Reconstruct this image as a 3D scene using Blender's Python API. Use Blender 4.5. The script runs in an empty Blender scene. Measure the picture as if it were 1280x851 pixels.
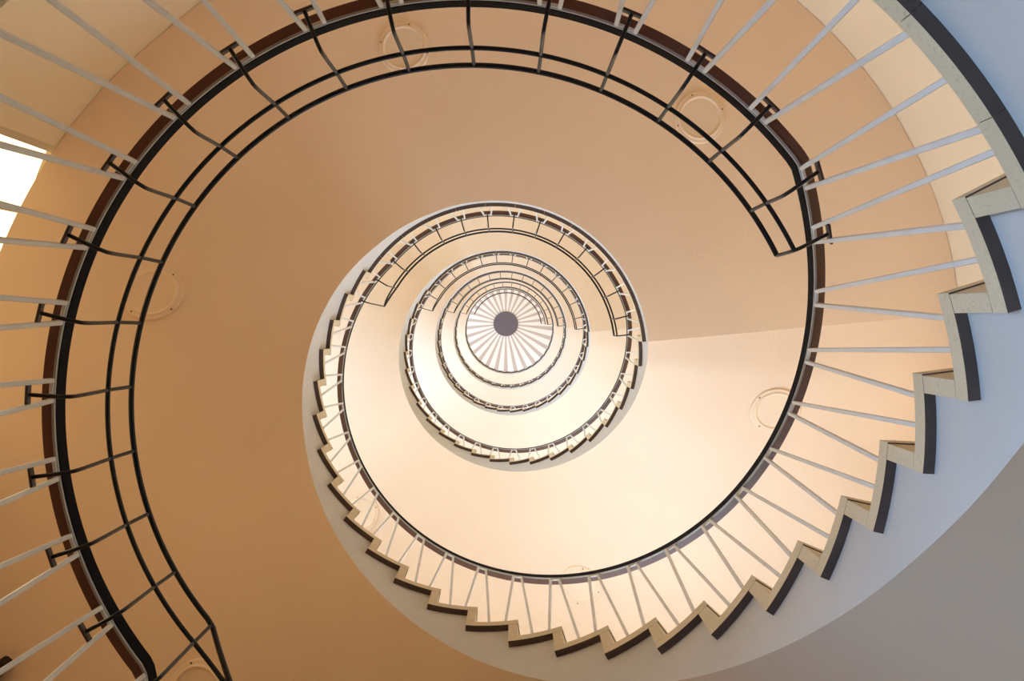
import bpy, math, random
import numpy as np
from mathutils import Matrix, Vector
random.seed(4)
S = bpy.context.scene
COL = S.collection
D2R = math.pi / 180.0

# ------------------------------------------------------------------ measures
SKY_STRENGTH = 4.8
ENTRANCE_FILL = (84.0, (0.314, 0.595, 1.000))  # added low fill lamp: energy, blue tint
W_ = (1, .97, .94)
FILL = {'right': (3.2, (1.000, 0.938, 0.938)), 'bottom': (114.0, (0.509, 0.709, 1.000)), 'left_second': (56.0, (0.402, 0.661, 1.000)), 'bottom_second': (110.0, (0.400, 0.655, 1.000)), 'upper': (101.2, (0.364, 0.613, 1.000))}  # fill lamps added at the windows: energy, tint
ZC = 1.5                       # eye height above the ground floor
RZ = 0.1687                    # riser
L = [ZC + 1.2672]              # landing levels
L.append(L[0] + 25 * RZ)
for _ in range(4):
    L.append(L[-1] + 23 * RZ)
STOREY = 23 * RZ
RT, RF, RW = 0.961, 0.985, 2.98     # stone edge, fascia, outer wall
TT = 0.042                     # tread thickness
TR = 0.040                     # riser thickness
HH = 0.817                     # handrail above landing
A0, DA0, N0 = -27.2, 9.93, 25       # lowest visible flight
A1, DA1, N1 = -7.5, 9.96, 23        # all flights above
CEIL = ZC + 24.0
XP0 = [-1.7, 10, 26.6, 42.8, 66, 90, 117.5, 154, 187, 215, 240, 251.2, 262, 273, 290]
FP0 = [-.33, -.15, .185, .475, .86, 1.25, 1.70, 2.33, 2.90, 3.31, 3.69, 3.868, 3.965, 4.062, 4.083]
XP1 = [-1.0, 11, 29, 86, 115, 138, 156, 189, 212, 231.2, 242, 253, 270]
FP1 = [-.15, -.06, .175, 1.09, 1.54, 1.88, 2.2, 2.78, 3.20, 3.52, 3.62, 3.71, 3.73]

WX, WR = .10, 2.88              # the round outer wall is not quite concentric with the well
def rwall(a):
    c = math.cos(a * D2R); s_ = math.sin(a * D2R)
    return WX * c + math.sqrt(WR * WR - (WX * s_) ** 2)

def pol(r, a, z):
    return (r * math.cos(a * D2R), r * math.sin(a * D2R), z)

# ------------------------------------------------------------------ materials
MATS = {}
def mat(name, col, rough=0.6, var=0.06, scale=6.0, bump=0.0, bscale=60.0, spec=0.4, metal=0.0, speck=None):
    m = bpy.data.materials.new(name); m.use_nodes = True
    nt = m.node_tree; N = nt.nodes; K = nt.links
    b = N['Principled BSDF']
    b.inputs['Roughness'].default_value = rough
    b.inputs['Metallic'].default_value = metal
    b.inputs['Specular IOR Level'].default_value = spec
    tc = N.new('ShaderNodeTexCoord')
    nz = N.new('ShaderNodeTexNoise'); nz.inputs['Scale'].default_value = scale; nz.inputs['Detail'].default_value = 5
    K.new(tc.outputs['Object'], nz.inputs['Vector'])
    rp = N.new('ShaderNodeValToRGB')
    rp.color_ramp.elements[0].position = 0.3; rp.color_ramp.elements[1].position = 0.7
    rp.color_ramp.elements[0].color = (*[c * (1 - var) for c in col], 1)
    rp.color_ramp.elements[1].color = (*[min(1, c * (1 + var)) for c in col], 1)
    K.new(nz.outputs['Fac'], rp.inputs['Fac'])
    out = rp.outputs['Color']
    if speck:
        n2 = N.new('ShaderNodeTexNoise'); n2.inputs['Scale'].default_value = 140; n2.inputs['Detail'].default_value = 4
        K.new(tc.outputs['Object'], n2.inputs['Vector'])
        r2 = N.new('ShaderNodeValToRGB'); r2.color_ramp.elements[0].position = 0.56; r2.color_ramp.elements[1].position = 0.68
        K.new(n2.outputs['Fac'], r2.inputs['Fac'])
        mx = N.new('ShaderNodeMixRGB'); mx.inputs['Color2'].default_value = (*speck, 1)
        K.new(r2.outputs['Color'], mx.inputs['Fac']); K.new(out, mx.inputs['Color1'])
        out = mx.outputs['Color']
    K.new(out, b.inputs['Base Color'])
    if bump:
        n3 = N.new('ShaderNodeTexNoise'); n3.inputs['Scale'].default_value = bscale; n3.inputs['Detail'].default_value = 3
        K.new(tc.outputs['Object'], n3.inputs['Vector'])
        bp = N.new('ShaderNodeBump'); bp.inputs['Strength'].default_value = bump; bp.inputs['Distance'].default_value = 0.01
        K.new(n3.outputs['Fac'], bp.inputs['Height']); K.new(bp.outputs['Normal'], b.inputs['Normal'])
    MATS[name] = m
    return m

SOFFIT = mat('soffit_paint', (.87, .69, .515), .85, .025, 1.6, .10, 45, .2)
WALLM = mat('wall_paint', (.81, .715, .545), .85, .03, 1.2, .10, 40, .2)
FASCIA = mat('fascia_paint', (.58, .565, .55), .75, .05, 4, .18, 55, .3)
STONE = mat('cast_stone', (.66, .555, .385), .6, .05, 5, .10, 120, .35, speck=(.58, .475, .32))
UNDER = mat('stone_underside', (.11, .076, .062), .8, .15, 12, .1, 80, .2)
LINO = mat('warm_bounce_floor', (.46, .165, .05), .5, .08, 3, 0, 60, .4)  # unseen floor, orange chosen to bounce warm light onto the soffits
LINO_PALE = mat('pale_floor', (.66, .60, .52), .5, .06, 3, 0, 60, .4)
GROUND = mat('grey_floor_tiles', (.30, .30, .31), .45, .08, 3, 0, 60, .4)
BLACK = mat('black_pvc', (.006, .005, .006), .6, .1, 10, 0, 60, .03)
BROWN = mat('brown_pvc', (.125, .060, .047), .5, .10, 14, 0, 60, .4)
STEEL = mat('grey_painted_steel', (.66, .655, .64), .38, .05, 20, 0, 60, .5)
BARMAT = mat('flat_bar_steel', (.34, .345, .335), .4, .05, 20, 0, 60, .5)
BRACK = mat('bracket_brown', (.050, .028, .022), .5, .1, 20, 0, 60, .4)
ROD = mat('black_rod', (.011, .009, .009), .35, .1, 20, 0, 60, .3)
PLATE = mat('cover_plate_paint', (.86, .69, .505), .6, .02, 5, 0, 60, .35)
SCREW = mat('screw_head', (.16, .10, .06), .5, .05, 5)
FRAME = mat('window_frame_paint', (.62, .55, .46), .5, .04, 8)
GREYDISC = mat('grey_disc_paint', (.135, .100, .100), .7, .05, 5)

def glass_mat():
    m = bpy.data.materials.new('window_glass'); m.use_nodes = True
    nt = m.node_tree; N = nt.nodes; K = nt.links
    for n in list(N): N.remove(n)
    o = N.new('ShaderNodeOutputMaterial'); t = N.new('ShaderNodeBsdfTransparent'); g = N.new('ShaderNodeBsdfGlossy')
    t.inputs['Color'].default_value = (.96, .97, .97, 1); g.inputs['Roughness'].default_value = .05
    x = N.new('ShaderNodeMixShader'); x.inputs[0].default_value = .05
    K.new(t.outputs[0], x.inputs[1]); K.new(g.outputs[0], x.inputs[2]); K.new(x.outputs[0], o.inputs['Surface'])
    return m
GLASS = glass_mat()

def rays_mat():
    m = bpy.data.materials.new('ceiling_rays'); m.use_nodes = True
    nt = m.node_tree; N = nt.nodes; K = nt.links; b = N['Principled BSDF']; b.inputs['Roughness'].default_value = .8
    tc = N.new('ShaderNodeTexCoord'); sp = N.new('ShaderNodeSeparateXYZ'); K.new(tc.outputs['Object'], sp.inputs[0])
    def mth(op, a, bv=None):
        n = N.new('ShaderNodeMath'); n.operation = op
        for i, v in ((0, a), (1, bv)):
            if v is None: continue
            if hasattr(v, 'is_linked') or hasattr(v, 'links'): K.new(v, n.inputs[i])
            else: n.inputs[i].default_value = v
        return n.outputs[0]
    ang = mth('ARCTAN2', sp.outputs['Y'], sp.outputs['X'])
    t = mth('MULTIPLY', ang, 30 / (2 * math.pi))
    t = mth('ADD', t, 60.0 - 7.5 + .21)      # a dark ray straight down the picture
    fr = mth('FRACT', t)
    st = mth('LESS_THAN', fr, .42)
    mx = N.new('ShaderNodeMixRGB'); K.new(st, mx.inputs['Fac'])
    mx.inputs['Color1'].default_value = (.84, .72, .60, 1); mx.inputs['Color2'].default_value = (.53, .40, .31, 1)
    K.new(mx.outputs['Color'], b.inputs['Base Color'])
    return m
RAYS = rays_mat()

# ------------------------------------------------------------------ mesh helpers
def link(name, V, Fc, mats, parent=None, fm=None, smooth=False, sharp=None):
    me = bpy.data.meshes.new(name)
    me.from_pydata(V, [], Fc)
    for m in (mats if isinstance(mats, (list, tuple)) else [mats]): me.materials.append(m)
    if fm: me.polygons.foreach_set('material_index', fm)
    me.validate(); me.update()
    import bmesh
    bm = bmesh.new(); bm.from_mesh(me)
    bmesh.ops.recalc_face_normals(bm, faces=bm.faces)
    if smooth:
        for f in bm.faces: f.smooth = True
        for e in bm.edges:
            if len(e.link_faces) == 2 and e.calc_face_angle(0) > (sharp or 40) * D2R: e.smooth = False
    bm.to_mesh(me); bm.free()
    o = bpy.data.objects.new(name, me); COL.objects.link(o)
    if parent: o.parent = parent
    return o

def empty(name, z=0.0, label=None, cat=None, group=None, loc=None):
    o = bpy.data.objects.new(name, None); COL.objects.link(o)
    o.location = loc or (0, 0, z); o.empty_display_size = .1
    tag(o, label, cat, group)
    return o
def tag(o, label=None, cat=None, group=None, kind=None):
    if label: o['label'] = label
    if cat: o['category'] = cat
    if group: o['group'] = group
    if kind: o['kind'] = kind
    return o

def sector(r0, r1, a0f, a1f, z0, z1, step=1.25, nr=1):
    """solid ring sector; a0f/a1f: degrees, or functions of radius."""
    fa = a0f if callable(a0f) else (lambda r: a0f)
    fb = a1f if callable(a1f) else (lambda r: a1f)
    f0 = r0 if callable(r0) else (lambda a: r0)
    f1 = r1 if callable(r1) else (lambda a: r1)
    q0 = f0(a0f if not callable(a0f) else 0.0)
    n = max(2, int(math.ceil(abs(fb(q0) - fa(q0)) / step)) + 1)
    V = []; F = []; info = []
    for z in (z0, z1):
        for k in range(nr + 1):
            for i in range(n):
                am = fa(q0) + (fb(q0) - fa(q0)) * i / (n - 1)
                r = f0(am) + (f1(am) - f0(am)) * k / nr
                V.append(pol(r, fa(r) + (fb(r) - fa(r)) * i / (n - 1), z))
    def ix(k, j, i): return (k * (nr + 1) + j) * n + i
    for j in range(nr):
        for i in range(n - 1):
            F.append((ix(0, j, i), ix(0, j, i + 1), ix(0, j + 1, i + 1), ix(0, j + 1, i))); info.append('bottom')
            F.append((ix(1, j, i), ix(1, j, i + 1), ix(1, j + 1, i + 1), ix(1, j + 1, i))); info.append('top')
    for i in range(n - 1):
        F.append((ix(0, 0, i), ix(0, 0, i + 1), ix(1, 0, i + 1), ix(1, 0, i))); info.append('inner')
        F.append((ix(0, nr, i), ix(0, nr, i + 1), ix(1, nr, i + 1), ix(1, nr, i))); info.append('outer')
    for j in range(nr):
        F.append((ix(0, j, 0), ix(0, j + 1, 0), ix(1, j + 1, 0), ix(1, j, 0))); info.append('end')
        F.append((ix(0, j, n - 1), ix(0, j + 1, n - 1), ix(1, j + 1, n - 1), ix(1, j, n - 1))); info.append('end')
    return V, F, info

def shift(V, dz): return [(x, y, z + dz) for x, y, z in V]

def sweep(path, prof, closed_prof=True):
    """path: list of (angle, z); prof: list of (r, dz)."""
    n = len(prof); V = []; F = []; idx = []
    for a, z in path:
        for r, dz in prof: V.append(pol(r, a, z + dz))
    for k in range(len(path) - 1):
        for i in range(n):
            j = (i + 1) % n
            F.append((k * n + i, k * n + j, (k + 1) * n + j, (k + 1) * n + i)); idx.append(i)
    F.append(tuple(range(n))); idx.append(-1)
    F.append(tuple((len(path) - 1) * n + i for i in range(n))); idx.append(-1)
    return V, F, idx

def tube(pts, rad, ns=8):
    P = [Vector(p) for p in pts]; V = []; F = []
    up = None
    for k, p in enumerate(P):
        t = (P[min(k + 1, len(P) - 1)] - P[max(k - 1, 0)]).normalized()
        if up is None:
            up = t.cross(Vector((0, 0, 1)))
            if up.length < 1e-3: up = t.cross(Vector((1, 0, 0)))
        n1 = (up - t * up.dot(t)).normalized(); up = n1; n2 = t.cross(n1)
        for i in range(ns):
            a = 2 * math.pi * i / ns
            V.append(tuple(p + n1 * (rad * math.cos(a)) + n2 * (rad * math.sin(a))))
    for k in range(len(P) - 1):
        for i in range(ns):
            j = (i + 1) % ns
            F.append((k * ns + i, k * ns + j, (k + 1) * ns + j, (k + 1) * ns + i))
    F.append(tuple(range(ns))); F.append(tuple((len(P) - 1) * ns + i for i in range(ns)))
    return V, F

def bar(p, q, w1, w2, side, bev=.0015):
    """bevelled rectangular bar from p to q; w1 across 'side', w2 across the other."""
    p = Vector(p); q = Vector(q); t = (q - p).normalized()
    s = Vector(side); s = (s - t * s.dot(t)).normalized(); u = t.cross(s)
    a, b, e = w1 / 2, w2 / 2, min(bev, w1 * .3, w2 * .3)
    pr = [(a, b - e), (a - e, b), (-a + e, b), (-a, b - e), (-a, -b + e), (-a + e, -b), (a - e, -b), (a, -b + e)]
    V = [tuple(c + s * x + u * y) for c in (p, q) for x, y in pr]
    F = [(i, (i + 1) % 8, 8 + (i + 1) % 8, 8 + i) for i in range(8)] + [tuple(range(8)), tuple(range(8, 16))]
    return V, F

def smooth_path(pts, n=6):
    """Catmull-Rom through points."""
    P = [Vector(p) for p in pts]; out = []
    for k in range(len(P) - 1):
        p0 = P[max(k - 1, 0)]; p1 = P[k]; p2 = P[k + 1]; p3 = P[min(k + 2, len(P) - 1)]
        for i in range(n):
            t = i / n
            out.append(.5 * ((2 * p1) + (p2 - p0) * t + (2 * p0 - 5 * p1 + 4 * p2 - p3) * t * t + (3 * p1 - p0 - 3 * p2 + p3) * t ** 3))
    out.append(P[-1]); return out

# ------------------------------------------------------------------ stairs
def riser_angles(a, d, n): return [a + d * i for i in range(n)]       # riser fronts; the last one is the landing nose
def ang_off(a, r, w): return a + w / r / D2R

def body(name, parent, spans, zb, base, step=2.0, top=None):
    """concrete body: spans = [(a0, a1, ztop)], zb(angle) -> underside; z are absolute, minus base."""
    m = 6; fr = [0, .012, .21, .46, .71, 1.0]
    A = []; T = []; cr = getattr(zb, 'crease', [])
    for a0, a1, zt in spans:
        n = max(2, int(math.ceil((a1 - a0) / step)) + 1)
        al = [a0 + (a1 - a0) * i / (n - 1) for i in range(n)]
        for c in cr:
            for w_ in (-360, 0, 360):
                if a0 < c + w_ < a1:
                    al = [x for x in al if x in (a0, a1) or abs(x - c - w_) > .5] + [c + w_]
        for x in sorted(al): A.append(x); T.append(zt)
    n = len(A); V = []; F = []; fm = []
    for i in range(n):
        rs = [RF + (rwall(A[i]) - .001 - RF) * q for q in fr]
        for r in rs: V.append(pol(r, A[i], zb(A[i]) - base))
        for r in rs: V.append(pol(r, A[i], T[i] - base))
    w = 2 * m
    for i in range(n - 1):
        vert = abs(A[i + 1] - A[i]) < 1e-6
        for j in range(m - 1):
            if not vert:
                F.append((i * w + j, (i + 1) * w + j, (i + 1) * w + j + 1, i * w + j + 1)); fm.append(0)
            F.append((i * w + m + j, (i + 1) * w + m + j, (i + 1) * w + m + j + 1, i * w + m + j + 1)); fm.append(2)
        if not vert:
            F.append((i * w, (i + 1) * w, (i + 1) * w + m, i * w + m)); fm.append(1)
            F.append((i * w + m - 1, (i + 1) * w + m - 1, (i + 1) * w + 2 * m - 1, i * w + 2 * m - 1)); fm.append(2)
    for i in (0, n - 1):
        F.append(tuple([i * w + j for j in range(m)] + [i * w + m + j for j in range(m - 1, -1, -1)])); fm.append(2)
    me = bpy.data.meshes.new(name); me.from_pydata(V, [], F)
    for mt in (SOFFIT, FASCIA, top or LINO_PALE): me.materials.append(mt)
    me.polygons.foreach_set('material_index', fm); me.validate(); me.update()
    import bmesh
    bm = bmesh.new(); bm.from_mesh(me)
    bmesh.ops.remove_doubles(bm, verts=bm.verts, dist=1e-5)
    bmesh.ops.recalc_face_normals(bm, faces=bm.faces)
    for f in bm.faces:
        f.smooth = f.material_index < 2
    crease = getattr(zb, 'crease', [])
    for e in bm.edges:
        if len(e.link_faces) == 2:
            if e.calc_face_angle(0) > 30 * D2R: e.smooth = False
            else:
                mid = (e.verts[0].co + e.verts[1].co) / 2
                a = math.atan2(mid.y, mid.x) / D2R
                dr = abs(e.verts[0].co.xy.length - e.verts[1].co.xy.length)
                if dr > .05 and any(abs((a - c + 180) % 360 - 180) < .6 for c in crease): e.smooth = False
    bm.to_mesh(me); bm.free()
    o = bpy.data.objects.new(name, me); COL.objects.link(o); o.parent = parent
    return o

def stone(name, parent, a0, a1, z0, z1, r1=(lambda a: rwall(a) - .003), r0=RT, under=False, step=1.5):
    V, F, info = sector(r0, r1, a0, a1, z0, z1, step, 2)
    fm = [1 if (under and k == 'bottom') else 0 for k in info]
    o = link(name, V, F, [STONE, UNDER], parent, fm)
    return o

def zb_fun(base, a, xp, fp, crease):
    def f(x): return base + float(np.interp(x - a, xp, fp))
    f.crease = crease
    return f

def flight(k, base, a, d, n, zb, label):
    """n risers from landing 'base' (absolute z)."""
    t = empty('stair_flight', base, label, 'stair flight', 'flights of the spiral stair')
    R = riser_angles(a, d, n)            # R[0] .. R[n-1]; R[n-1] is the nose of the next landing
    dl = TR / RF / D2R
    spans = []
    for i in range(1, n):
        spans.append((R[i - 1] + dl, R[i] + dl, base + RZ * i - TT))
    body('stair_slab', t, spans, zb, base)
    for i in range(1, n):                # treads 1 .. n-1
        z = RZ * i
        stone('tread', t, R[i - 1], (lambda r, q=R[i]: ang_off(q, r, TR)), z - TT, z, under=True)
    for i in range(n):                   # risers 0 .. n-1 (riser i stands on tread i)
        z = RZ * i
        g = .0016
        stone('riser', t, (lambda r, q=R[i]: ang_off(q, r, .003)), (lambda r, q=R[i]: ang_off(q, r, TR - .001)), z + g, z + RZ - TT - g, step=1)
    return t

def landing(base, nose, dep, zb, joints, label, cover=None):
    """landing from angle nose (arrival) to dep (first riser front of the next flight), nose < dep."""
    t = empty('stair_landing', base, label, 'landing', 'landings of the spiral stair')
    dl = TR / RF / D2R
    mids = list(np.arange(nose + dl, dep + dl, 6.0)) 
    body('landing_slab', t, [(nose + dl, dep + dl, base - TT)], zb, base, top=cover or LINO_PALE)
    b = [nose] + joints + [None]
    for i in range(len(b) - 1):
        e = b[i + 1]
        a1 = (lambda r: ang_off(dep, r, TR)) if e is None else (lambda r, q=e: q - .0014 / r / D2R)
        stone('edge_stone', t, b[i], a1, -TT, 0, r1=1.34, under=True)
    # the floor covering behind the edge stones
    V, F, info = sector(1.343, (lambda a: rwall(a) - .003), nose, (lambda r: ang_off(dep, r, TR)), -TT + .002, -.002, 3, 1)
    link('floor_covering', V, F, cover or LINO_PALE, t)
    return t

def railing(base, pathf, pairs, a_start, a_end, label):
    """pairs: list of (centre, top half gap, [(foot angle, foot z)]*2); z relative to base."""
    t = empty('stair_railing', base, label, 'railing', 'railings of the spiral stair')
    path = [(x, pathf(x)) for x in np.arange(a_start, a_end + .01, 1.25)]
    prof = [(1.0, -.046), (1.0, -.006), (1.004, 0), (1.034, 0), (1.038, -.006), (1.038, -.040), (1.034, -.046), (1.0345, -.050), (1.0035, -.050)]
    V, F, ix = sweep(path, prof)
    fm = [1 if i in (7, ) else 0 for i in ix]
    link('handrail', V, F, [BLACK, BROWN], t, fm, smooth=True, sharp=25)
    V, F, ix = sweep(path, [(1.0, -.0585), (1.0, -.0515), (1.006, -.0515), (1.006, -.0585)])
    link('flat_bar', V, F, BARMAT, t)
    for c, hg, feet in pairs:
        tops = []
        for s, (fa, fz) in zip((-1, 1), feet):
            ta = c + s * hg
            p = pol(.985, fa, fz + .0005); q = pol(1.006, ta, pathf(ta) - .0605)
            rad = (math.cos(ta * D2R), math.sin(ta * D2R), 0)
            V, F = bar(p, q, .0120, .0110, rad)
            o = link('baluster', V, F, STEEL, t)
            tops.append(q)
        V, F = bar(tops[0], tops[1], .0085, .009, (math.cos(c * D2R), math.sin(c * D2R), 0))
        link('top_link', V, F, STEEL, t)
    return t

def lerp(p, q, f): return tuple(p[i] + (q[i] - p[i]) * f for i in range(3))

def guard(base, pathf, rods, tip, label):
    """rods: [(centre, half gap, feet)] from the departing end to the arrival end; tip: the lowest one, on the flight below."""
    t = empty('guard_rail', base, label, 'guard rail', 'black guard rails above the landing handrails')
    H = HH
    RM, ZM, RTp, ZT = .912, H + .028, .902, H + .138
    def cross(c, hg, feet):
        pts = []
        for s, (fa, fz) in zip((-1, 1), feet):
            ta = c + s * hg
            p = pol(.985, fa, fz); q = pol(1.006, ta, pathf(ta) - .0605)
            f = 1 - .105 / (q[2] - p[2])
            pts.append(lerp(p, q, f))
        return pts
    a_top = [c for c, _, _ in rods]
    for k, (c, hg, feet) in enumerate(rods + [tip]):
        a, b = cross(c, hg, feet); m = lerp(a, b, .5); rm = math.hypot(m[0], m[1]); ca = math.atan2(m[1], m[0]) / D2R
        if (k == len(rods)):             # arrival end: one rod out to where both rails meet
            pts = smooth_path([pol(rm, ca, m[2]), pol(.955, c, m[2] + .02), pol(.925, c, (m[2] + ZM) / 2), pol(.903, c, ZM - .045)])
        elif k == 0:
            pts = smooth_path([pol(rm, ca, m[2]), pol(.95, c, m[2]), pol(RM + .002, c, max(ZM, m[2]) + .0), pol(RTp + .002, c, ZT - .03), pol(RTp, c, ZT)])
        else:
            pts = smooth_path([pol(rm, ca, m[2]), pol(.95, c, m[2]), pol(.920, c, m[2] + .008), pol(.908, c, m[2] + .035), pol(RM - .002, c, ZM - .03), pol(RM, c, ZM), pol(RTp, c, ZT)])
        V, F = tube(pts, .0048)
        s = link('stanchion', V, F, ROD, t, smooth=True)
        V, F = bar(a, b, .007, .017, (math.cos(c * D2R), math.sin(c * D2R), 0))
        o = link('bracket', V, F, BRACK, s); o['label'] = 'dark brown bracket bar across the baluster pair'
    a_dep, a_arr, a_tip = rods[0][0], rods[-1][0], tip[0]
    arc = list(np.arange(a_arr, a_dep, 1.25)) + [a_dep]
    zt = ZM - .045
    ptm = [pol(.903, a_tip, zt), pol(.911, a_tip + 2.5, zt + .019), pol(RM, a_tip + 5, zt + .034)] + [pol(RM, x, ZM) for x in arc]
    V, F = tube(ptm, .0062); link('middle_rail', V, F, ROD, t, smooth=True)
    ptt = [pol(.903, a_tip, zt)] + [pol(.9025, a_tip + (a_arr - a_tip) * f, zt + (ZT - zt) * f) for f in (.3, .6, .85, .95)] + [pol(RTp, x, ZT) for x in arc[1:]]
    V, F = tube(ptt, .0074); link('top_rail', V, F, ROD, t, smooth=True)
    return t

SLOPE = .01638
def path0(x):                            # lowest visible railing, z above landing 0; x in -260 .. 221
    z = HH
    if x < -218: z += (x + 218) * SLOPE
    if x > -37.5: z += (x + 37.5) * (25 * RZ) / 257.5
    return z
def path1(x):
    z = HH
    if x < -140: z += (x + 140) * (23 * RZ) / 236.0
    if x > -16: z += (x + 16) * (23 * RZ) / 236.0
    return z

# pairs of balusters
def flight_pairs(a, d, n, first=0, last=None, z0=0.0):
    out = []
    for i in range(first, n if last is None else last):
        c = a + d * i
        out.append((c + .2, 1.1, [(c - 3.1, z0 + RZ * i), (c + 3.3, z0 + RZ * (i + 1))]))
    return out
land0 = [(-35.3 - 10.85 * k, 1.4, [(-35.3 - 10.85 * k - 2.8, 0), (-35.3 - 10.85 * k + 2.8, 0)]) for k in range(17)]
nose0 = (140.2 - 360, 1.2, [(140.2 - 360 - 3.2, -RZ), (140.2 - 360 + 3.2, 0)])
tip0 = (130.6 - 360, 1.1, [(130.6 - 360 - 3.2, -2 * RZ), (130.6 - 360 + 3.2, -RZ)])
low0 = [(120.6 - 360, 1.1, [(120.6 - 360 - 3.2, -3 * RZ), (120.6 - 360 + 3.2, -2 * RZ)])]
pairs0 = low0 + [tip0, nose0] + land0[::-1] + flight_pairs(A0, DA0, 24)
c1 = [-15.0] + [-26.2 - 11.26 * k for k in range(11)]
land1 = [(c, 1.4, [(c - 2.8, 0), (c + 2.8, 0)]) for c in c1]
nose1 = (211.2 - 360, 1.2, [(211.2 - 360 - 3.2, -RZ), (211.2 - 360 + 3.2, 0)])
tip1 = (201.3 - 360, 1.1, [(201.3 - 360 - 3.2, -2 * RZ), (201.3 - 360 + 3.2, -RZ)])
pairs1 = [nose1] + land1[::-1] + flight_pairs(A1, DA1, 22)

NOSE0 = 140.6 - 360
ORD = ['first', 'second', 'third', 'fourth', 'fifth', 'top']

# --- ground flight up to landing 0, flight 0 -> 1
def zbg(x): return max(.012, L[0] - .43 - (NOSE0 + 8 - x) * .0166)
zbg.crease = []
zb0 = zb_fun(L[0], A0, XP0, FP0, [A0 - 1.7 + 2, 224])
zb1 = [zb_fun(L[k], A1, XP1, FP1, [-6.5, 223.5]) for k in range(1, 5)]

t = empty('stair_flight', 0, 'lowest stair flight below the nearest landing, beside the viewer', 'stair flight', 'flights of the spiral stair')
ng = 16; ga = NOSE0 - 9.96 * (ng - 1)
R = riser_angles(ga, 9.96, ng); dl = TR / RF / D2R; gz = L[0] - RZ * ng
body('stair_slab', t, [(R[i - 1] + dl, R[i] + dl, gz + RZ * i - TT) for i in range(1, ng)], zbg, 0)
for i in range(1, ng):
    stone('tread', t, R[i - 1], (lambda r, q=R[i]: ang_off(q, r, TR)), gz + RZ * i - TT, gz + RZ * i, under=True)
for i in range(ng):
    stone('riser', t, (lambda r, q=R[i]: ang_off(q, r, .003)), (lambda r, q=R[i]: ang_off(q, r, TR - .001)), gz + RZ * i + .0016 if i else .001, gz + RZ * i + RZ - TT - .0016, step=1)

def zl0(x):     # underside of landing 0
    return L[0] + float(np.interp(x - NOSE0, [0, 12, 24, 36, 400], [-.42, -.37, -.34, -.33, -.33]))
zl0.crease = []
landing(L[0], NOSE0, A0, zl0, [A0 - 6.2 - 11.4 * k for k in range(15)][::-1], 'nearest and largest landing with blue-grey edge at the top right corner', LINO)
flight(0, L[0], A0, DA0, 25, zb0, 'largest nearest stair flight with saw-tooth stone edge sweeping from right edge along the bottom')
railing(L[0], path0, pairs0, -246, 220, 'largest railing, its black handrail ringing the outer part of the photo')
first0 = (A0 + .6, 1.1, [(A0 - 3.1, 0), (A0 + 3.3, RZ)])
guard(L[0], path0, [first0] + land0 + [nose0], tip0, 'largest black guard rail, above the nearest landing handrail from right to lower left')

# --- upper storeys: built once, then copied
def zl1(x): return zb0(x + 360)
zl1.crease = [224, -6.5]
def zl1b(x): return zb0(x + 360)
NOSE1 = A0 + DA0 * 24 - 360
jn = [A1 - 6.2 - 11.4 * k for k in range(13) if A1 - 6.2 - 11.4 * k > NOSE1 + 4][::-1]
lab_land = ['second landing, white-edged, whose tan underside fills the upper half of the photo', 'third landing from the viewer, pale edge ringed by the second landing',
            'fourth landing from the viewer, thin pale edge near the centre', 'fifth landing from the viewer, just outside the striped ceiling', 'highest landing, its edge touching the striped ceiling']
lab_fl = ['second stair flight, saw-tooth edge round the lower half of the middle ring', 'third stair flight, small saw-tooth edge inside the second flight',
          'fourth stair flight, narrow bright ring with tiny steps', 'highest stair flight, thin edge circling the striped ceiling']
lab_rail = ['middle-sized railing of black handrail and white balusters round the second landing', 'third railing from the viewer, thin dark line inside the second flight',
            'fourth railing from the viewer, fine line near the centre', 'fifth railing from the viewer, hairline beside the striped ceiling', 'highest railing, on the top landing across the striped ceiling']
lab_guard = ['middle-sized black guard rail of the second landing with drooping left end', 'small dark guard rail of the third landing', 'thin brownish guard rail of the fourth landing',
             'hairline guard rail of the fifth landing just above the striped ceiling', 'highest guard rail, crossing the rays of the striped ceiling']

def copy_tree(o, parent=None):
    c = o.copy(); COL.objects.link(c)
    if parent: c.parent = parent
    for ch in [x for x in o.children]: copy_tree(ch, c)
    return c
def put(o, z, label):
    o.location = (0, 0, z); o['label'] = label
    return o

ld1 = landing(L[1], NOSE1, A1, zl1, jn, lab_land[0])
# upper landings take the underside of the flight that rises to them
def zl2(x): return zb1[0](x + 360)
zl2.crease = [223.5, -6.5]
NOSE2 = A1 + DA1 * 22 - 360
ld2 = landing(L[2], NOSE2, A1, zl2, jn, lab_land[1])
for k in (3, 4, 5): put(copy_tree(ld2), L[k], lab_land[k - 1])
f1 = flight(1, L[1], A1, DA1, 23, zb1[0], lab_fl[0])
for k in (2, 3, 4): put(copy_tree(f1), L[k], lab_fl[k - 1])
r1 = railing(L[1], path1, pairs1, -140, 220, lab_rail[0])
for k in (2, 3, 4): put(copy_tree(r1), L[k], lab_rail[k - 1])
def path5(x): return min(path1(x), HH) if x > -20 else path1(x)
railing(L[5], path5, [nose1] + land1[::-1] + [(A1 + .2, 1.4, [(A1 - 2.6, 0), (A1 + 3, 0)])], -140, A1 + 3, lab_rail[4])
first1 = (A1 + .8, 1.1, [(A1 - 3.1, 0), (A1 + 3.3, RZ)])
g1 = guard(L[1], path1, [first1] + land1 + [nose1], tip1, lab_guard[0])
for k in (2, 3, 4, 5): put(copy_tree(g1), L[k], lab_guard[k - 1])

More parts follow.
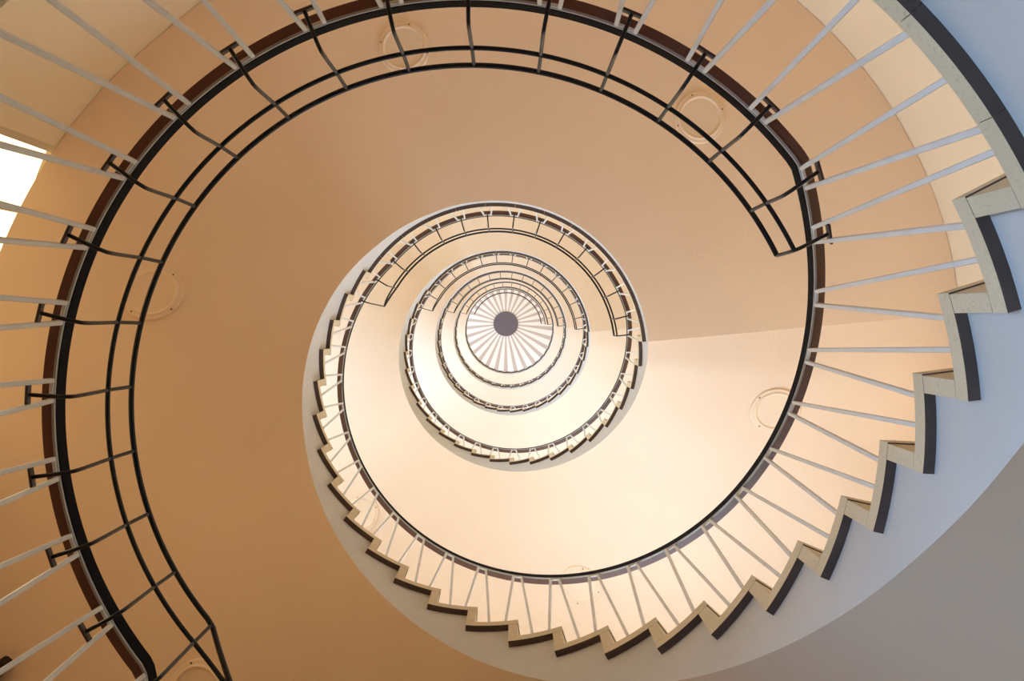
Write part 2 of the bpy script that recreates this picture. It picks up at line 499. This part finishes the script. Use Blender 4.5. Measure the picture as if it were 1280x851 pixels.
# ------------------------------------------------------------------ round cover plates under the stair
def cover_plate(r, a, zf, label, crease=True):
    z = zf(a); s = (zf(a + 3) - zf(a - 3)) / (6 * D2R) / r
    er = Vector((math.cos(a * D2R), math.sin(a * D2R), 0)); ta = Vector((-math.sin(a * D2R), math.cos(a * D2R), s)).normalized()
    nrm = er.cross(ta)                    # points up
    M = Matrix((er, ta, nrm)).transposed().to_4x4(); M.translation = Vector(pol(r, a, z))
    t = empty('cover_plate', 0, label, 'cover plate', 'round cover plates under the stair'); t.matrix_world = M
    prof = [(0, -.014), (.118, -.014), (.124, -.018), (.131, -.022), (.138, -.018), (.141, -.015), (.158, -.013), (.163, -.007), (.163, .012)]
    n = 48; V = [(0, 0, -.014)]; F = []
    for q, zz in prof[1:]:
        for i in range(n): V.append((q * math.cos(2 * math.pi * i / n), q * math.sin(2 * math.pi * i / n), zz))
    for i in range(n): F.append((0, 1 + i, 1 + (i + 1) % n))
    for k in range(len(prof) - 2):
        for i in range(n):
            j = (i + 1) % n; F.append((1 + k * n + i, 1 + k * n + j, 1 + (k + 1) * n + j, 1 + (k + 1) * n + i))
    F.append(tuple(1 + (len(prof) - 2) * n + i for i in range(n)))
    link('plate', V, F, PLATE, t, smooth=True, sharp=10)
    for q in range(4):
        an = math.pi / 2 * q + .5
        V, F = tube([(.149 * math.cos(an), .149 * math.sin(an), -.0135), (.149 * math.cos(an), .149 * math.sin(an), -.0175)], .005, 8)
        link('screw', V, F, SCREW, t)
    return t
cover_plate(2.02, -106.3, lambda x: zl1(x), 'round cover plate at the top, crossed by the guard rail left of centre')
cover_plate(1.99, -49.2, lambda x: zl1(x - 0), 'round cover plate at upper right beside the black handrail')
cover_plate(1.90, 191.3, zb0, 'round cover plate at far left behind the two guard rail bars')
cover_plate(1.93, 131.7, zb0, 'round cover plate at the bottom left by the drooping guard rail end')
cover_plate(1.886, 11.2, zb1[0], 'round cover plate at right, half behind the handrail and white balusters')
cover_plate(1.938, 70.5, zb1[0], 'round cover plate at bottom centre, behind the handrail and balusters')
cover_plate(1.902, 129.1, zb1[0], 'small round cover plate at lower left, seen between thin balusters')

# black fixture under the flight at the lower left frame edge
a = 149.0; zf = zb0(a)
t = empty('wall_fixture', 0, 'black bar-shaped fixture under the stair beside the wall at the lower left edge', 'fixture')
p = pol(2.66, a - .2, zf - .05); q = pol(rwall(148) - .004, a - 1.0, zf - .05)
V, F = bar(p, q, .06, .05, (0, 0, 1), .012)
link('housing', V, F, ROD, t)
V, F = bar(pol(2.72, a - .6, zf - .03), pol(2.72, a - .6, zf + .004), .03, .03, (1, 0, 0), .004)
link('mount', V, F, ROD, t)

# ------------------------------------------------------------------ outer wall, windows, floor, ceiling
wins = []    # (a0, a1, z0, z1)
wins.append((166, 188, .25, 2.05))
wins.append((172, 206, L[0] + .9, L[0] + 3.9))
wins.append((0, 22, L[0] + 2.7, L[1] + .6))
wins.append((60, 112, L[0] + 2.2, L[0] + 4.6))  # unseen window, added to light the second landing's edge and underside
for k in range(1, 6):  # unseen upper windows, added and widened to brighten these storeys
    wins.append((150, 214, L[k] + .7, min(L[k] + 2.75, CEIL - .35)))
    if k < 5:
        wins.append((-4, 38, L[k] + 1.5, L[k] + 3.4))
        wins.append((56, 120, L[k] + 2.0, L[k] + 4.3))
    else:
        wins.append((-20, 135, L[k] + .7, CEIL - .35))
NA = 180
zr = sorted(set([0.0, CEIL] + [w[2] for w in wins] + [w[3] for w in wins]))
ar = sorted(set(list(np.arange(-60, 300.01, 2.0)) + [float(w[0]) for w in wins] + [float(w[1]) for w in wins]))
V = []; F = []
for z in zr:
    for x in ar: V.append(pol(rwall(x) + .002, x, z))
n = len(ar)
def inwin(x, z): return any(w[0] < x < w[1] and w[2] < z < w[3] for w in wins)
for i in range(len(zr) - 1):
    for j in range(n - 1):
        if not inwin((ar[j] + ar[j + 1]) / 2, (zr[i] + zr[i + 1]) / 2):
            F.append((i * n + j, i * n + j + 1, (i + 1) * n + j + 1, (i + 1) * n + j))
import bmesh
me = bpy.data.meshes.new('wall_outer'); me.from_pydata(V, [], F); me.materials.append(WALLM)
bm = bmesh.new(); bm.from_mesh(me); bmesh.ops.remove_doubles(bm, verts=bm.verts, dist=1e-4)
loose = [v for v in bm.verts if not v.link_faces]; bmesh.ops.delete(bm, geom=loose, context='VERTS')
geo = bmesh.ops.extrude_face_region(bm, geom=bm.faces[:])
for v in [g for g in geo['geom'] if isinstance(g, bmesh.types.BMVert)]:
    s_ = 1 + .22 / v.co.xy.length; v.co.x *= s_; v.co.y *= s_
bmesh.ops.recalc_face_normals(bm, faces=bm.faces)
for f in bm.faces: f.smooth = True
for e in bm.edges:
    if len(e.link_faces) == 2 and e.calc_face_angle(0) > 30 * D2R: e.smooth = False
bm.to_mesh(me); bm.free()
wo = bpy.data.objects.new('wall_outer', me); COL.objects.link(wo); wo['kind'] = 'structure'

def portal(a0, a1, z0, z1):
    """daylight enters through the window openings"""
    n = max(1, int(round((a1 - a0) / 35)))
    for q in range(n):
        b0 = a0 + (a1 - a0) * q / n; b1 = a0 + (a1 - a0) * (q + 1) / n; am = (b0 + b1) / 2
        lt = bpy.data.lights.new('window_portal', 'AREA'); lt.shape = 'RECTANGLE'
        rr = rwall(am) + .16
        lt.size = 2 * rr * math.tan((b1 - b0) / 2 * D2R) + .02; lt.size_y = (z1 - z0) + .05
        lt.cycles.is_portal = True
        o = bpy.data.objects.new('window_portal', lt); COL.objects.link(o)
        o.location = pol(rr, am, (z0 + z1) / 2)
        d = Vector((-math.cos(am * D2R), -math.sin(am * D2R), 0))
        o.rotation_euler = d.to_track_quat('-Z', 'Z').to_euler()
# added fill lamps inside the windows, boosting the light on every storey
def daylight(am, z, wd, ht, en, col):
    lt = bpy.data.lights.new('window_daylight', 'AREA'); lt.shape = 'RECTANGLE'; lt.size = wd; lt.size_y = ht
    lt.energy = en; lt.color = col
    o = bpy.data.objects.new('window_daylight', lt); COL.objects.link(o); o.location = pol(rwall(am) - .12, am, z)
    d = Vector((-math.cos(am * D2R), -math.sin(am * D2R), 0)); o.rotation_euler = d.to_track_quat('-Z', 'Z').to_euler()
daylight(11, L[0] + 3.3, 1.0, 1.2, *FILL['right'])
daylight(86, L[0] + 3.0, 2.4, 1.5, *FILL['bottom'])
daylight(186, L[1] + 1.7, 2.4, 1.7, *FILL['left_second'])
daylight(88, L[1] + 2.9, 2.2, 1.8, *FILL['bottom_second'])
for k in range(2, 6):
    daylight(186, L[k] + 1.7, 2.4, 1.7, *FILL['upper'])
    if k < 5: daylight(88, L[k] + 2.9, 2.2, 1.8, *FILL['upper'])
    else: daylight(60, L[k] + 1.8, 2.6, 1.8, *FILL['upper'])
# added unseen fill lamp, tinted blue and aimed up at the near fascia and soffit
lt = bpy.data.lights.new('entrance_fill', 'AREA'); lt.shape = 'RECTANGLE'; lt.size = 2.2; lt.size_y = 1.9
lt.energy = ENTRANCE_FILL[0]; lt.color = ENTRANCE_FILL[1]; lt.spread = 105 * D2R
o = bpy.data.objects.new('entrance_fill', lt); COL.objects.link(o); o.location = pol(rwall(176) - .1, 176, 1.25)
o.rotation_euler = Vector((1, .22, .45)).to_track_quat('-Z', 'Z').to_euler()
for k, (a0, a1, z0, z1) in enumerate(wins):
    t = empty('window_%d' % (k + 1), 0); t['kind'] = 'structure'
    rf0, rf1 = (lambda a: rwall(a) + .035), (lambda a: rwall(a) + .085)
    V = []; F = []
    def add(s):
        b = len(V); V.extend(s[0]); F.extend([tuple(i + b for i in f) for f in s[1]])
    w = .9
    add(sector(rf0, rf1, a0, a0 + w, z0, z1)); add(sector(rf0, rf1, a1 - w, a1, z0, z1))
    add(sector(rf0, rf1, a0 + w, a1 - w, z0, z0 + .045)); add(sector(rf0, rf1, a0 + w, a1 - w, z1 - .045, z1))
    nm = max(1, int(round((a1 - a0) / 7.8)))
    for q in range(1, nm):
        x = a1 - (a1 - a0) * q / nm
        add(sector(rf0, rf1, x - .28, x + .28, z0 + .045, z1 - .045))
    link('frame', V, F, FRAME, t)
    V, F, _ = sector((lambda a: rwall(a) + .087), (lambda a: rwall(a) + .095), a0 + .1, a1 - .1, z0 + .01, z1 - .01, 2)
    link('pane', V, F, GLASS, t)
    portal(a0, a1, z0, z1)

def disc(name, r, z, m, cx=0, cy=0, th=.1, up=True):
    n = 96; V = []; F = []
    for zz in (0, th if up else -th):
        for i in range(n): V.append((r * math.cos(2 * math.pi * i / n), r * math.sin(2 * math.pi * i / n), zz))
    F.append(tuple(range(n))); F.append(tuple(range(n, 2 * n)))
    for i in range(n): F.append((i, (i + 1) % n, n + (i + 1) % n, n + i))
    o = link(name, V, F, m); o.location = (cx, cy, z); return o
fl = disc('floor', RW + .30, 0, GROUND, up=False); fl['kind'] = 'structure'
CX, CY = -.035, -.085
ce = disc('ceiling', RW + .45, CEIL, RAYS, CX, CY); ce['kind'] = 'structure'
cd = disc('ceiling_roundel', .352, CEIL - .03, GREYDISC, CX, CY, th=.031)
tag(cd, 'grey disc at the centre of the striped ceiling', 'ceiling disc')

# ------------------------------------------------------------------ camera
FP = 1050.0; tx, ty = -1.7178, -27.5804
v = Vector((tx, ty, FP)).normalized(); xa = (Vector((1, 0, 0)) - v * v.x).normalized(); ya = v.cross(xa)
M = Matrix((xa, ya, v)).transposed()              # world -> camera (x right, y down, z forward)
B = Matrix(((1, 0, 0), (0, -1, 0), (0, 0, -1))) @ M
cam = bpy.data.cameras.new('camera'); co = bpy.data.objects.new('camera', cam); COL.objects.link(co)
mw = B.transposed().to_4x4(); mw.translation = Vector((.1033, -.2381, ZC)); co.matrix_world = mw
cam.sensor_width = 36; cam.lens = 36 * FP / 1280; cam.clip_start = .02; cam.clip_end = 100
S.camera = co

# ------------------------------------------------------------------ world and view
w = bpy.data.worlds.new('world'); S.world = w; w.use_nodes = True
nt = w.node_tree; bg = nt.nodes['Background']
tc = nt.nodes.new('ShaderNodeTexCoord'); sp = nt.nodes.new('ShaderNodeSeparateXYZ'); nt.links.new(tc.outputs['Generated'], sp.inputs[0])
mr = nt.nodes.new('ShaderNodeMapRange'); mr.inputs['From Min'].default_value = -1; mr.inputs['From Max'].default_value = 1
nt.links.new(sp.outputs['Z'], mr.inputs['Value'])
rp = nt.nodes.new('ShaderNodeValToRGB'); nt.links.new(mr.outputs['Result'], rp.inputs['Fac'])
e = rp.color_ramp.elements
e[0].position = 0; e[0].color = (0.204,  0.124,  0.053, 1)
e[1].position = 1; e[1].color = (0.530,  0.509,  0.320, 1)
for p, c in ((.485, (0.245,  0.151,  0.066, 1)), (.515, (0.877,  0.623,  0.320, 1)), (.68, (0.673,  0.563,  0.320, 1))):
    q = e.new(p); q.color = c
nt.links.new(rp.outputs['Color'], bg.inputs['Color']); bg.inputs['Strength'].default_value = SKY_STRENGTH
S.view_settings.view_transform = 'Standard'; S.view_settings.look = 'None'
S.view_settings.exposure = 0.0; S.view_settings.gamma = 1.0; S.view_settings.use_curve_mapping = False
S.cycles.max_bounces = 14; S.cycles.diffuse_bounces = 10; S.cycles.glossy_bounces = 4
S.cycles.use_denoising = True
S.cycles.sample_clamp_indirect = 8
